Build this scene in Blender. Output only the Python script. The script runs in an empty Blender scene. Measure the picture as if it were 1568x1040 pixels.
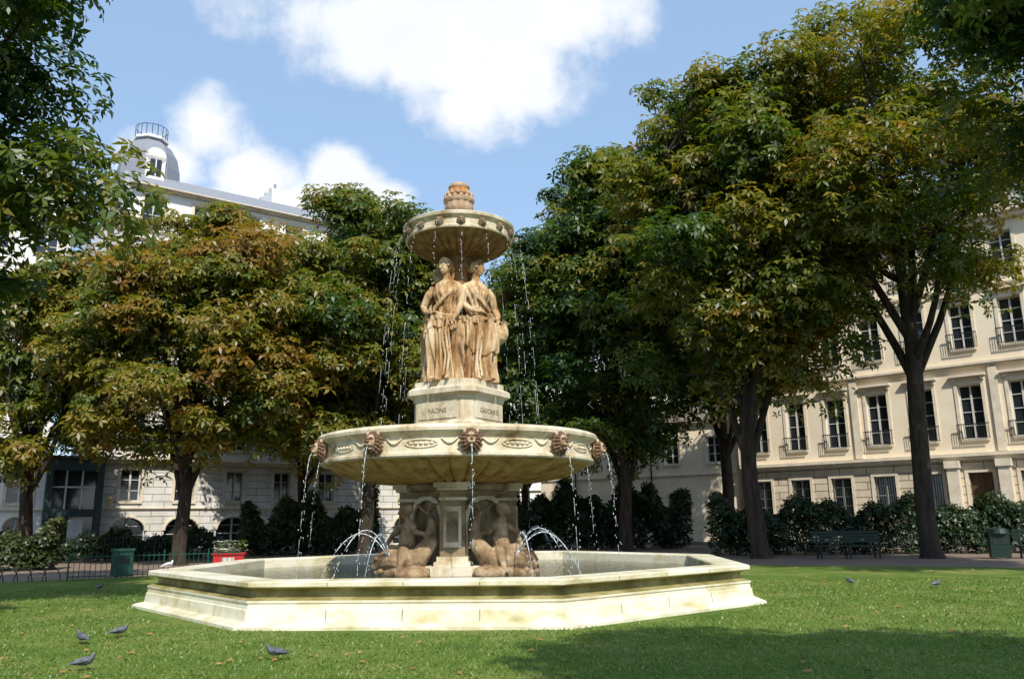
import bpy, math, random
import numpy as np
from mathutils import Vector, Matrix
random.seed(5)
D=bpy.data; C=bpy.context
sc=C.scene
R_=math.radians
# ------------------------------------------------------------ materials
def newmat(name):
    m=D.materials.new(name); m.use_nodes=True
    nt=m.node_tree; b=nt.nodes['Principled BSDF']
    return m,nt,b
def N(nt,t,**k):
    n=nt.nodes.new(t)
    for a,v in k.items(): setattr(n,a,v)
    return n
def ramp(nt,stops):
    r=N(nt,'ShaderNodeValToRGB'); e=r.color_ramp.elements
    while len(e)<len(stops): e.new(0.5)
    for i,(p,c) in enumerate(stops):
        e[i].position=p; e[i].color=(*c,1)
    return r
def noisemat(name,stops,scale=3,rough=.8,bump=.2,bscale=25,detail=6,metal=0,stretch=None,spec=.3,grime_shade=None):
    m,nt,b=newmat(name); L=nt.links
    tc=N(nt,'ShaderNodeTexCoord'); src=tc.outputs['Object']
    if stretch:
        mp=N(nt,'ShaderNodeMapping'); mp.inputs['Scale'].default_value=stretch
        L.new(src,mp.inputs['Vector']); src=mp.outputs[0]
    n=N(nt,'ShaderNodeTexNoise'); n.inputs['Scale'].default_value=scale; n.inputs['Detail'].default_value=detail
    n.inputs['Roughness'].default_value=.65
    L.new(src,n.inputs['Vector'])
    r=ramp(nt,stops); L.new(n.outputs['Fac'],r.inputs[0]); col=r.outputs[0]
    if grime_shade:  # brown grime and shadow tone painted into concave creases
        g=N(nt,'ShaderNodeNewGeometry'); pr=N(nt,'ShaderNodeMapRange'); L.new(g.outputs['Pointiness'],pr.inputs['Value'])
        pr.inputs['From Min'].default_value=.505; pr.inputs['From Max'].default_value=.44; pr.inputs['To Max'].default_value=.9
        mx=N(nt,'ShaderNodeMixRGB'); L.new(pr.outputs[0],mx.inputs[0]); L.new(col,mx.inputs[1]); mx.inputs[2].default_value=(*grime_shade,1); col=mx.outputs[0]
    L.new(col,b.inputs['Base Color'])
    b.inputs['Roughness'].default_value=rough; b.inputs['Metallic'].default_value=metal
    b.inputs['Specular IOR Level'].default_value=spec
    if bump:
        n2=N(nt,'ShaderNodeTexNoise'); n2.inputs['Scale'].default_value=bscale; n2.inputs['Detail'].default_value=4
        L.new(tc.outputs['Object'],n2.inputs['Vector'])
        bp=N(nt,'ShaderNodeBump'); bp.inputs['Strength'].default_value=bump; bp.inputs['Distance'].default_value=.03
        L.new(n2.outputs['Fac'],bp.inputs['Height']); L.new(bp.outputs[0],b.inputs['Normal'])
    return m
def brickmat(name,c1,c2,mort,w,h,ms=.02,bump=.6):
    m,nt,b=newmat(name); L=nt.links
    tc=N(nt,'ShaderNodeTexCoord'); sp=N(nt,'ShaderNodeSeparateXYZ'); cb=N(nt,'ShaderNodeCombineXYZ')
    L.new(tc.outputs['Object'],sp.inputs[0]); L.new(sp.outputs[0],cb.inputs[0]); L.new(sp.outputs[2],cb.inputs[1])
    br=N(nt,'ShaderNodeTexBrick'); L.new(cb.outputs[0],br.inputs['Vector'])
    br.inputs['Scale'].default_value=1; br.inputs['Brick Width'].default_value=w; br.inputs['Row Height'].default_value=h
    br.inputs['Mortar Size'].default_value=ms; br.inputs['Mortar Smooth'].default_value=.3
    br.inputs['Color1'].default_value=(*c1,1); br.inputs['Color2'].default_value=(*c2,1); br.inputs['Mortar'].default_value=(*mort,1)
    n=N(nt,'ShaderNodeTexNoise'); n.inputs['Scale'].default_value=.8; n.inputs['Detail'].default_value=8
    L.new(tc.outputs['Object'],n.inputs['Vector'])
    rr=ramp(nt,[(.3,(.76,.74,.7)),(.6,(1,1,1))]); L.new(n.outputs['Fac'],rr.inputs[0])
    mx=N(nt,'ShaderNodeMixRGB',blend_type='MULTIPLY'); mx.inputs[0].default_value=1
    L.new(br.outputs['Color'],mx.inputs[1]); L.new(rr.outputs[0],mx.inputs[2]); L.new(mx.outputs[0],b.inputs['Base Color'])
    b.inputs['Roughness'].default_value=.85
    bp=N(nt,'ShaderNodeBump'); bp.inputs['Strength'].default_value=bump; bp.inputs['Distance'].default_value=.04; bp.invert=True
    L.new(br.outputs['Fac'],bp.inputs['Height']); L.new(bp.outputs[0],b.inputs['Normal'])
    return m
def leafmat(name,stops,trans=.35):
    m,nt,b=newmat(name); L=nt.links
    at=N(nt,'ShaderNodeAttribute'); at.attribute_name='tint'
    r=ramp(nt,stops); L.new(at.outputs['Fac'],r.inputs[0])
    nt.nodes.remove(b)
    b=N(nt,'ShaderNodeBsdfDiffuse'); L.new(r.outputs[0],b.inputs[0])
    tr=N(nt,'ShaderNodeBsdfTranslucent')
    g=N(nt,'ShaderNodeMixRGB',blend_type='MULTIPLY'); g.inputs[0].default_value=1; g.inputs[2].default_value=(1.6,1.6,.5,1)
    L.new(r.outputs[0],g.inputs[1]); L.new(g.outputs[0],tr.inputs[0])
    mx=N(nt,'ShaderNodeMixShader'); mx.inputs[0].default_value=trans
    gl=N(nt,'ShaderNodeBsdfGlossy'); gl.inputs['Roughness'].default_value=.42; gl.inputs[0].default_value=(.9,.95,1,1)
    m2=N(nt,'ShaderNodeMixShader'); m2.inputs[0].default_value=.03
    out=nt.nodes['Material Output']
    L.new(b.outputs[0],mx.inputs[1]); L.new(tr.outputs[0],mx.inputs[2])
    L.new(mx.outputs[0],m2.inputs[1]); L.new(gl.outputs[0],m2.inputs[2]); L.new(m2.outputs[0],out.inputs[0])
    return m
M_stone=noisemat('pale_stone',[(.31,(.26,.17,.08)),(.42,(.50,.41,.26)),(.56,(.69,.61,.46)),(.8,(.75,.70,.58))],2.1,.8,.35,18,stretch=(1,1,.6))
M_statue=noisemat('statue_stone',[(.35,(.17,.08,.03)),(.46,(.42,.25,.11)),(.58,(.62,.47,.29)),(.8,(.70,.58,.41))],2.2,.75,.2,25,stretch=(1.8,1.8,.45),grime_shade=(.09,.04,.016))
M_lion=noisemat('mask_stone',[(.3,(.28,.16,.09)),(.55,(.50,.36,.24)),(.75,(.64,.54,.42))],5,.8,.3,30,grime_shade=(.13,.07,.04))
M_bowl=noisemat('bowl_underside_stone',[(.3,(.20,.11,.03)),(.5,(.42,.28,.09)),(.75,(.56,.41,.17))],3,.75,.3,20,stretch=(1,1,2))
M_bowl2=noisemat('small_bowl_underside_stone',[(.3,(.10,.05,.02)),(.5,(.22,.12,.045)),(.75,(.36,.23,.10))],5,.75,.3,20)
M_dark=noisemat('weathered_stone',[(.3,(.10,.07,.035)),(.5,(.24,.175,.10)),(.75,(.38,.30,.19))],3,.8,.4,18)
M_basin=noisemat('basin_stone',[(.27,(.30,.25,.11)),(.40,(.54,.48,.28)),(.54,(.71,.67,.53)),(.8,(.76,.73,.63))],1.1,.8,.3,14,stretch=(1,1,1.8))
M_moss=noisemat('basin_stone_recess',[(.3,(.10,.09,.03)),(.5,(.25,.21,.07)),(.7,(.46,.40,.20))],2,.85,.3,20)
M_bark=noisemat('bark',[(.35,(.020,.015,.011)),(.65,(.065,.048,.035))],6,.95,.8,14,stretch=(1,1,.2))
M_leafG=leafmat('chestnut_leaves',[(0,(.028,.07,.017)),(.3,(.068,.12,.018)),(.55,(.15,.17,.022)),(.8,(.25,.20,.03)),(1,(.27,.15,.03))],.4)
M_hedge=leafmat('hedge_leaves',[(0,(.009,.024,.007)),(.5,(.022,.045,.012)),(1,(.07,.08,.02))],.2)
M_grassb=leafmat('grass_blade',[(0,(.09,.165,.03)),(.6,(.17,.25,.05)),(1,(.36,.34,.13))],.35)
M_iron=noisemat('dark_iron',[(.3,(.012,.014,.014)),(.7,(.03,.034,.033))],4,.45,0)
M_green=noisemat('green_paint',[(.3,(.01,.05,.035)),(.7,(.02,.085,.06))],4,.4,.05)
M_shgreen=noisemat('shaded_green_paint',[(.3,(.008,.022,.016)),(.7,(.014,.035,.025))],4,.45,.05)  # dark green for the bench, its shadow darkening put into the colour
M_glass,_n,_b=newmat('window_glass'); _b.inputs['Base Color'].default_value=(.02,.025,.03,1); _b.inputs['Roughness'].default_value=.06; _b.inputs['Specular IOR Level'].default_value=.8
M_frame=noisemat('white_frame',[(.3,(.5,.5,.47)),(.7,(.62,.62,.58))],3,.6,0)
M_slate=noisemat('slate_roof',[(.3,(.19,.20,.23)),(.7,(.29,.31,.35))],8,.6,.3,20,stretch=(1,1,5))
M_zinc=noisemat('zinc_roof',[(.3,(.2,.22,.25)),(.7,(.3,.32,.35))],2,.5,.1)
M_tile=noisemat('roof_tile',[(.3,(.12,.09,.07)),(.7,(.2,.16,.13))],8,.8,.3,20)
M_cream=noisemat('cream_plaster',[(.25,(.70,.58,.42)),(.55,(.82,.71,.54)),(.8,(.84,.75,.60))],.5,.85,.1)
M_trim=noisemat('pale_trim_stone',[(.3,(.58,.50,.38)),(.7,(.80,.71,.57))],2,.8,.15)
M_white=noisemat('white_plaster',[(.3,(.74,.72,.68)),(.7,(.84,.83,.80))],.6,.85,.1)
M_rustC=brickmat('rusticated_cream',(.64,.54,.40),(.73,.63,.49),(.24,.19,.14),1.5,.42,.03)
M_rustG=brickmat('grey_ashlar',(.66,.65,.62),(.76,.74,.70),(.32,.31,.28),1.3,.4,.022)
M_door=noisemat('varnished_wood',[(.3,(.07,.04,.02)),(.7,(.14,.08,.04))],3,.5,.1,stretch=(6,6,1))
M_shop=noisemat('dark_shopfront',[(.3,(.02,.035,.04)),(.7,(.035,.055,.06))],3,.4,0)
M_gravel=noisemat('gravel',[(.3,(.13,.095,.07)),(.5,(.23,.17,.13)),(.7,(.31,.25,.19))],40,.95,.5,60)
M_asphalt=noisemat('asphalt',[(.3,(.04,.04,.042)),(.7,(.07,.07,.07))],20,.9,.3,60)
def grassmat():
    m,nt,b=newmat('lawn_grass'); L=nt.links
    tc=N(nt,'ShaderNodeTexCoord')
    n=N(nt,'ShaderNodeTexNoise'); n.inputs['Scale'].default_value=.55; n.inputs['Detail'].default_value=9; n.inputs['Roughness'].default_value=.75
    n2=N(nt,'ShaderNodeTexNoise'); n2.inputs['Scale'].default_value=30; n2.inputs['Detail'].default_value=6
    L.new(tc.outputs['Object'],n.inputs['Vector']); L.new(tc.outputs['Object'],n2.inputs['Vector'])
    r=ramp(nt,[(.33,(.075,.14,.024)),(.5,(.14,.215,.038)),(.64,(.27,.28,.09))]); L.new(n.outputs['Fac'],r.inputs[0])
    r2=ramp(nt,[(.3,(.5,.5,.45)),(.7,(1.1,1.1,1.0))]); L.new(n2.outputs['Fac'],r2.inputs[0])
    mx=N(nt,'ShaderNodeMixRGB',blend_type='MULTIPLY'); mx.inputs[0].default_value=1
    L.new(r.outputs[0],mx.inputs[1]); L.new(r2.outputs[0],mx.inputs[2]); L.new(mx.outputs[0],b.inputs['Base Color'])
    b.inputs['Roughness'].default_value=.9; b.inputs['Specular IOR Level'].default_value=.15
    bp=N(nt,'ShaderNodeBump'); bp.inputs['Strength'].default_value=.6; bp.inputs['Distance'].default_value=.03
    L.new(n2.outputs['Fac'],bp.inputs['Height']); L.new(bp.outputs[0],b.inputs['Normal'])
    return m
M_grass=grassmat()
M_water,nt,b=newmat('basin_water')
b.inputs['Base Color'].default_value=(.05,.06,.03,1); b.inputs['Roughness'].default_value=.07
n=N(nt,'ShaderNodeTexNoise'); n.inputs['Scale'].default_value=7; n.inputs['Detail'].default_value=3
tc=N(nt,'ShaderNodeTexCoord'); nt.links.new(tc.outputs['Object'],n.inputs['Vector'])
bp=N(nt,'ShaderNodeBump'); bp.inputs['Strength'].default_value=.5; bp.inputs['Distance'].default_value=.05
nt.links.new(n.outputs['Fac'],bp.inputs['Height']); nt.links.new(bp.outputs[0],b.inputs['Normal'])
M_jet,nt,b=newmat('falling_water')
b.inputs['Base Color'].default_value=(.6,.65,.68,1); b.inputs['Roughness'].default_value=.12; b.inputs['Specular IOR Level'].default_value=.9
M_pig=noisemat('pigeon_grey',[(.4,(.06,.065,.08)),(.6,(.16,.17,.2))],14,.6,.1)
M_pigw=noisemat('pigeon_white',[(.3,(.5,.5,.5)),(.7,(.7,.7,.7))],9,.6,.1)
M_leg=noisemat('pigeon_leg',[(.3,(.3,.08,.06)),(.7,(.4,.12,.08))],9,.6,0)
M_red=noisemat('red_paint',[(.3,(.45,.02,.02)),(.7,(.6,.03,.03))],3,.4,0)
M_dry=noisemat('dry_leaf',[(.3,(.2,.1,.03)),(.7,(.4,.25,.08))],5,.8,0)
M_yel=noisemat('lamp_glass',[(.3,(.6,.4,.12)),(.7,(.7,.5,.2))],3,.3,0)

# ------------------------------------------------------------ mesh builder
class MB:
    def __init__(s): s.v=[]; s.f=[]; s.m=[]; s.M=Matrix.Identity(4)
    def add(s,vs,fs,mi=0):
        o=len(s.v); M=s.M
        s.v+= [tuple(M@Vector(p)) for p in vs]
        s.f+= [tuple(i+o for i in f) for f in fs]; s.m+=[mi]*len(fs)
    def quad(s,a,b,c,d,mi=0): s.add([a,b,c,d],[(0,1,2,3)],mi)
    def box(s,x0,y0,z0,x1,y1,z1,mi=0):
        s.add([(x0,y0,z0),(x1,y0,z0),(x1,y1,z0),(x0,y1,z0),(x0,y0,z1),(x1,y0,z1),(x1,y1,z1),(x0,y1,z1)],
              [(0,3,2,1),(4,5,6,7),(0,1,5,4),(1,2,6,5),(2,3,7,6),(3,0,4,7)],mi)
    def lathe(s,prof,n=48,mi=0,rip=None,cap=True,ph=0,zr=None):
        vs=[];fs=[];k=len(prof)
        for j,(r,z) in enumerate(prof):
            for i in range(n):
                a=2*math.pi*i/n+ph; rr=r
                if rip: rr=rip(a,j,r)
                vs.append((rr*math.cos(a),rr*math.sin(a),z+(zr(a,j) if zr else 0)))
        for j in range(k-1):
            for i in range(n):
                i2=(i+1)%n
                fs.append((j*n+i,j*n+i2,(j+1)*n+i2,(j+1)*n+i))
        if cap:
            fs.append(tuple(range(n))[::-1]); fs.append(tuple((k-1)*n+i for i in range(n)))
        s.add(vs,fs,mi)
    def tube(s,pts,rad,n=6,mi=0,cap=True,flat=1.0):
        pts=[Vector(p) for p in pts]; vs=[];fs=[];up=None
        for j,p in enumerate(pts):
            t=(pts[min(j+1,len(pts)-1)]-pts[max(j-1,0)])
            if t.length<1e-6: t=Vector((0,0,1))
            t.normalize()
            if up is None:
                up=Vector((0,0,1)) if abs(t.z)<.9 else Vector((1,0,0))
            a=t.cross(up); 
            if a.length<1e-5: a=t.orthogonal()
            a.normalize(); b=a.cross(t).normalized(); up=b
            r=rad[j] if hasattr(rad,'__len__') else rad
            for i in range(n):
                q=2*math.pi*i/n
                vs.append(tuple(p+a*(r*math.cos(q))+b*(r*flat*math.sin(q))))
        for j in range(len(pts)-1):
            for i in range(n):
                i2=(i+1)%n
                fs.append((j*n+i,j*n+i2,(j+1)*n+i2,(j+1)*n+i))
        if cap:
            fs.append(tuple(range(n))[::-1]); fs.append(tuple((len(pts)-1)*n+i for i in range(n)))
        s.add(vs,fs,mi)
    def ell(s,c,r,mi=0,nu=14,nv=9):
        if not hasattr(r,'__len__'): r=(r,r,r)
        vs=[];fs=[]
        for j in range(1,nv):
            p=math.pi*j/nv
            for i in range(nu):
                a=2*math.pi*i/nu
                vs.append((c[0]+r[0]*math.sin(p)*math.cos(a),c[1]+r[1]*math.sin(p)*math.sin(a),c[2]-r[2]*math.cos(p)))
        b=len(vs); vs.append((c[0],c[1],c[2]-r[2])); vs.append((c[0],c[1],c[2]+r[2]))
        for j in range(nv-2):
            for i in range(nu):
                i2=(i+1)%nu; fs.append((j*nu+i,j*nu+i2,(j+1)*nu+i2,(j+1)*nu+i))
        for i in range(nu):
            i2=(i+1)%nu; fs.append((b,i2,i)); fs.append((b+1,(nv-2)*nu+i,(nv-2)*nu+i2))
        s.add(vs,fs,mi)
    def obj(s,name,mats,parent=None,smooth=False,loc=(0,0,0),rot=0,angle=None):
        me=D.meshes.new(name); me.from_pydata(s.v,[],s.f)
        for m in mats: me.materials.append(m)
        me.polygons.foreach_set('material_index',s.m)
        if smooth: me.polygons.foreach_set('use_smooth',[True]*len(s.f))
        me.update()
        if smooth and angle:
            me.set_sharp_from_angle(angle=R_(angle))
        o=D.objects.new(name,me); sc.collection.objects.link(o)
        o.location=loc; o.rotation_euler=(0,0,rot)
        if parent: o.parent=parent
        return o
def empty(name,loc=(0,0,0),rot=0,parent=None):
    o=D.objects.new(name,None); sc.collection.objects.link(o); o.location=loc; o.rotation_euler=(0,0,rot)
    if parent: o.parent=parent
    return o
def npmesh(name,V,F,mi,tint,mats,loc=(0,0,0),parent=None):
    me=D.meshes.new(name); nv=len(V); nf=len(F)
    me.vertices.add(nv); me.vertices.foreach_set('co',V.astype(np.float32).ravel())
    me.loops.add(nf*4); me.loops.foreach_set('vertex_index',F.astype(np.int32).ravel())
    me.polygons.add(nf); me.polygons.foreach_set('loop_start',np.arange(nf,dtype=np.int32)*4)
    for m in mats: me.materials.append(m)
    me.polygons.foreach_set('material_index',mi.astype(np.int32))
    me.update(calc_edges=True)
    at=me.attributes.new('tint','FLOAT','POINT'); at.data.foreach_set('value',tint.astype(np.float32))
    o=D.objects.new(name,me); sc.collection.objects.link(o); o.location=loc
    if parent: o.parent=parent
    return o
# ------------------------------------------------------------ foliage
def leaves(Cn,Nr,L,tint,rng,k=5,wid=.2,droop=.35):
    n=len(Cn)
    Nr=Nr/np.linalg.norm(Nr,axis=1,keepdims=True)
    t=rng.normal(size=(n,3)); a=np.cross(Nr,t); a/=np.linalg.norm(a,axis=1,keepdims=True); b=np.cross(Nr,a)
    Vs=[]
    Ls=(L*rng.uniform(.65,1.3,size=n))[:,None]
    for i in range(k):
        ph=(i-(k-1)/2)*(2*math.pi/(k+.6))+rng.normal(size=n)*.12
        c=np.cos(ph)[:,None]; s_=np.sin(ph)[:,None]
        d=c*a+s_*b; sd=-s_*a+c*b
        dr=(droop*rng.uniform(.4,1.5,size=n))[:,None]
        base=Cn+.05*Ls*d
        m1=Cn+.6*Ls*d+wid*Ls*sd-.06*Ls*Nr; m2=Cn+.6*Ls*d-wid*Ls*sd-.06*Ls*Nr
        tip=Cn+Ls*d-dr*Ls*Nr
        Vs.append(np.stack([base,m1,tip,m2],axis=1))
    V=np.stack(Vs,axis=1).reshape(-1,3)
    T=np.repeat(tint,k*4)
    return V,T
def tree(name,x,y,H,cb,r,tint,nb,nc,L,seed,tr=.3,ry=None,lean=(0,0),coff=(0,0),top=.2,box=3.0):
    rng=np.random.default_rng(seed); random.seed(seed)
    rz=(H-cb)/2; zc=(H+cb)/2; ry=ry or r
    d=rng.normal(size=(nb,3)); d/=(np.abs(d)**box).sum(axis=1,keepdims=True)**(1/box)
    d/=1.08
    rad=rng.uniform(.08,.95,size=nb)**.45
    P=d*rad[:,None]*np.array([r,ry,rz])*.9
    f=1-top*np.clip(P[:,2]/rz,-1,1); P[:,0]*=f; P[:,1]*=f
    P[:,:2]+=np.array(coff); P[:,2]+=zc
    br=r*rng.uniform(.12,.28,size=nb)
    bt=rng.normal(size=nb)*.17
    idx=np.repeat(np.arange(nb),(nc*(br/br.mean())**2).astype(int)); n=len(idx)
    dd=rng.normal(size=(n,3)); dd/=np.linalg.norm(dd,axis=1,keepdims=True)
    flip=rng.random(n)<.6; dd[:,2]=np.where(flip,np.abs(dd[:,2]),dd[:,2])
    Cn=P[idx]+dd*(br[idx]*rng.uniform(.35,1.35,size=n))[:,None]*np.array([1,1,.75])
    Nr=np.array([0,0,1.])+.8*dd+.5*rng.normal(size=(n,3))+np.array([.08,-.3,0])
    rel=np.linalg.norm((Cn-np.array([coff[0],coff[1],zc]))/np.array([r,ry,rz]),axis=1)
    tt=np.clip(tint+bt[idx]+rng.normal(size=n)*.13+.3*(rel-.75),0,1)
    V,T=leaves(Cn,Nr,L,tt,rng)
    mb=MB(); hz=cb+rz*1.1
    tx=lambda z:(lean[0]*z/hz+coff[0]*max(0,z-cb)/rz*.5+.12*math.sin(z*.7+seed),lean[1]*z/hz+.1*math.cos(z*.6+seed),z)
    zs=[-.1,.15,.5,1.2,cb*.5+.5,cb,cb+rz*.4,cb+rz*.8,hz]
    rr=[tr*1.5,tr*1.2,tr*1.03,tr,tr*.93,tr*.85,tr*.6,tr*.38,tr*.12]
    mb.tube([tx(z) for z in zs],rr,10,0,cap=False)
    nodes=[]
    nl=8
    for i in range(nl):
        a=2*math.pi*i/nl+random.uniform(-.3,.3)
        z0=cb*random.uniform(.72,1.0)+ (i%3)*rz*.22
        s0=Vector(tx(z0)); e=Vector((math.cos(a)*r*.6+coff[0],math.sin(a)*ry*.6+coff[1],zc+rz*random.uniform(-.25,.35)))
        pts=[];
        for k in range(8):
            t=k/7; m=s0.lerp(e,t); m.z+= rz*.12*math.sin(t*math.pi)*(1 if i%2 else -.6); m.x+=.3*math.sin(t*7+i)*t; m.y+=.3*math.cos(t*6+i)*t
            pts.append(m)
        mb.tube(pts,[tr*.52*(1-.85*k/7) for k in range(8)],6,0,cap=False)
        nodes+=pts[2:]
    nodes+=[Vector(tx(z)) for z in (cb+rz*.4,cb+rz*.8,hz)]
    for p in P:
        p=Vector(p); nd=min(nodes,key=lambda q:(q-p).length+(.8 if q.z>p.z else 0))
        mid=nd.lerp(p,.5)+Vector((random.uniform(-.3,.3),random.uniform(-.3,.3),-.15))
        mb.tube([nd,mid,p],[tr*.13,tr*.08,tr*.03],4,0,cap=False)
    WV=np.array(mb.v); WF=np.array(mb.f)
    F=np.arange(len(V)).reshape(-1,4)+len(WV)
    AV=np.vstack([WV,V]); AF=np.vstack([WF,F]); mi=np.concatenate([np.zeros(len(WF)),np.ones(len(F))])
    tn=np.concatenate([np.zeros(len(WV)),T])
    return npmesh(name,AV,AF,mi,tn,[M_bark,M_leafG],(x,y,0))
def hedge(name,p0,p1,w,h,n,L,seed,lump=.25,tint=.35,mat=None):
    rng=np.random.default_rng(seed)
    p0=np.array(p0,float);p1=np.array(p1,float); d=p1-p0; ln=np.linalg.norm(d); d=d/ln; q=np.array([-d[1],d[0]])
    t=rng.uniform(0,ln,n); s=rng.uniform(-1,1,n); 
    hh=h*(1+lump*np.sin(t*1.7+seed)*.5+lump*np.sin(t*4.1)*.4+.12*rng.random(n))
    z=hh*rng.uniform(0,1,n)**.6
    ww=w/2*(1-.25*(z/h)**2)*(1+.2*np.sin(t*2.6+z*2))
    Cn=np.stack([p0[0]+d[0]*t+q[0]*s*ww,p0[1]+d[1]*t+q[1]*s*ww,z],axis=1)
    Nr=np.stack([q[0]*s*.8,q[1]*s*.8,np.full(n,.8)],axis=1)+.5*rng.normal(size=(n,3))
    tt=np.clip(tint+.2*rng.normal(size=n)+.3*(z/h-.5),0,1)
    V,T=leaves(Cn,Nr,L,tt,rng,k=4,wid=.28)
    F=np.arange(len(V)).reshape(-1,4)
    return npmesh(name,V,F,np.zeros(len(F)),T,[mat or M_hedge])

# ------------------------------------------------------------ world / sun / camera
S=Vector((math.sin(R_(15))*math.cos(R_(45)),-math.cos(R_(15))*math.cos(R_(45)),math.sin(R_(45))))
w=D.worlds.new("World"); sc.world=w; w.use_nodes=True; nt=w.node_tree; L=nt.links
bg=nt.nodes['Background']; bg.inputs['Strength'].default_value=.13
sky=N(nt,'ShaderNodeTexSky',sky_type='NISHITA'); sky.sun_disc=False; sky.sun_elevation=R_(45); sky.sun_rotation=R_(165); sky.ozone_density=1.6; sky.dust_density=.6
tc=N(nt,'ShaderNodeTexCoord')
nz=N(nt,'ShaderNodeTexNoise'); nz.inputs['Scale'].default_value=8; nz.inputs['Detail'].default_value=9; nz.inputs['Roughness'].default_value=.6
L.new(tc.outputs['Generated'],nz.inputs['Vector'])
def mth(op,a,b=None,clamp=False):
    n=N(nt,'ShaderNodeMath',operation=op); n.use_clamp=clamp
    for i,v in enumerate((a,b)):
        if v is None: continue
        if isinstance(v,(int,float)): n.inputs[i].default_value=v
        else: L.new(v,n.inputs[i])
    return n.outputs[0]
blobs=[((-.10,.545),(.14,.07)),((-.02,.51),(.12,.07)),((-.19,.585),(.05,.03)),((.05,.57),(.10,.06)),((-.05,.475),(.07,.035)),
       ((-.335,.425),(.05,.045)),((-.30,.39),(.06,.035)),((-.38,.39),(.06,.035)),((-.2,.40),(.04,.03)),((-.27,.36),(.12,.03)),((-.17,.375),(.05,.02))]
acc=None
for (cx,cz),(sx,sz) in blobs:
    a=N(nt,'ShaderNodeVectorMath',operation='SUBTRACT'); L.new(tc.outputs['Generated'],a.inputs[0]); a.inputs[1].default_value=(cx,0,cz)
    m=N(nt,'ShaderNodeVectorMath',operation='MULTIPLY'); L.new(a.outputs[0],m.inputs[0]); m.inputs[1].default_value=(1/sx,0,1/sz)
    l=N(nt,'ShaderNodeVectorMath',operation='LENGTH'); L.new(m.outputs[0],l.inputs[0])
    v=mth('SUBTRACT',1,l.outputs['Value'])
    acc=v if acc is None else mth('MAXIMUM',acc,v)
nn=mth('MULTIPLY',mth('SUBTRACT',nz.outputs['Fac'],.5),2.8)
cm=N(nt,'ShaderNodeMapRange'); cm.interpolation_type='SMOOTHSTEP'
L.new(mth('ADD',acc,nn),cm.inputs['Value']); cm.inputs['From Min'].default_value=-.25; cm.inputs['From Max'].default_value=.6
mx=N(nt,'ShaderNodeMixRGB'); L.new(mth('MULTIPLY',cm.outputs[0],.97),mx.inputs[0])
hz=N(nt,'ShaderNodeMixRGB'); hz.inputs[0].default_value=.36; hz.inputs[2].default_value=(5.6,8.4,12.2,1); L.new(sky.outputs[0],hz.inputs[1])
L.new(hz.outputs[0],mx.inputs[1])
cr=ramp(nt,[(.35,(1,1,1)),(.75,(.85,.88,.92))]); L.new(nz.outputs['Fac'],cr.inputs[0])
ms=N(nt,'ShaderNodeMixRGB',blend_type='MULTIPLY'); ms.inputs[0].default_value=1; ms.inputs[2].default_value=(8.4,8.5,8.7,1); L.new(cr.outputs[0],ms.inputs[1])
L.new(ms.outputs[0],mx.inputs[2]); L.new(mx.outputs[0],bg.inputs['Color'])
sl=D.lights.new('sun','SUN'); sl.energy=5; sl.angle=R_(.53); sl.color=(1,.94,.83)
so=D.objects.new('sun',sl); sc.collection.objects.link(so); so.rotation_euler=S.to_track_quat('Z','Y').to_euler(); so.location=(5,-20,30)
cam=D.cameras.new('camera'); co=D.objects.new('camera',cam); sc.collection.objects.link(co)
cam.lens=28.7; cam.sensor_width=36; cam.clip_end=2000; cam.clip_start=.1
co.matrix_world=Matrix.Translation((0,0,1.5))@Matrix.Rotation(R_(90+12.5),4,'X')@Matrix.Rotation(R_(-.8),4,'Z')
sc.camera=co
sc.view_settings.view_transform='Standard'; sc.view_settings.look='None'; sc.view_settings.exposure=0

# ------------------------------------------------------------ ground
mb=MB(); mb.quad((-900,-900,0),(900,-900,0),(900,900,0),(-900,900,0)); mb.obj('ground',[M_asphalt])
mb=MB(); mb.add([(-24,-20,.004),(26,-20,.004),(30,30,.004),(16,44,.004),(0,52,.004),(-14,46,.004),(-26,34,.004)],[(0,1,2,3,4,5,6)]); mb.obj('gravel_path',[M_gravel])
pts=[(-21,-15),(24,-15),(25,20)]
for i in range(13):
    a=R_(38+i*8.5); pts.append((0+25*math.cos(a)*.95,7.6+20.5*math.sin(a)))
pts+=[(-17,19.5),(-21,17)]
mb=MB(); mb.add([(p[0],p[1],.008) for p in pts],[tuple(range(len(pts)))]); mb.obj('lawn',[M_grass])
rng=np.random.default_rng(3)
n=110000; yy=6.5+14*rng.random(n)**1.5; xx=(rng.random(n)*2-1)*(yy*.72)
xx=xx.astype(float); ok=(((xx+1.2)**2+(yy-18)**2)>6.2**2); xx=xx[ok];yy=yy[ok];n=len(xx)
h=rng.uniform(.015,.045,n); a=rng.uniform(0,6.28,n); wd=.004+.0005*yy; lx=rng.normal(size=n)*.02; ly=rng.normal(size=n)*.02
V=np.stack([np.stack([xx-np.cos(a)*wd,yy-np.sin(a)*wd,np.full(n,.006)],1),np.stack([xx+np.cos(a)*wd,yy+np.sin(a)*wd,np.full(n,.006)],1),
  np.stack([xx+lx+np.cos(a)*wd*.3,yy+ly+np.sin(a)*wd*.3,h],1),np.stack([xx+lx-np.cos(a)*wd*.3,yy+ly-np.sin(a)*wd*.3,h],1)],1).reshape(-1,3)
tt=np.repeat(np.clip(.45+.25*rng.normal(size=n),0,1),4)
npmesh('grass',V,np.arange(len(V)).reshape(-1,4),np.zeros(n),tt,[M_grassb])
mb=MB()
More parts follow.
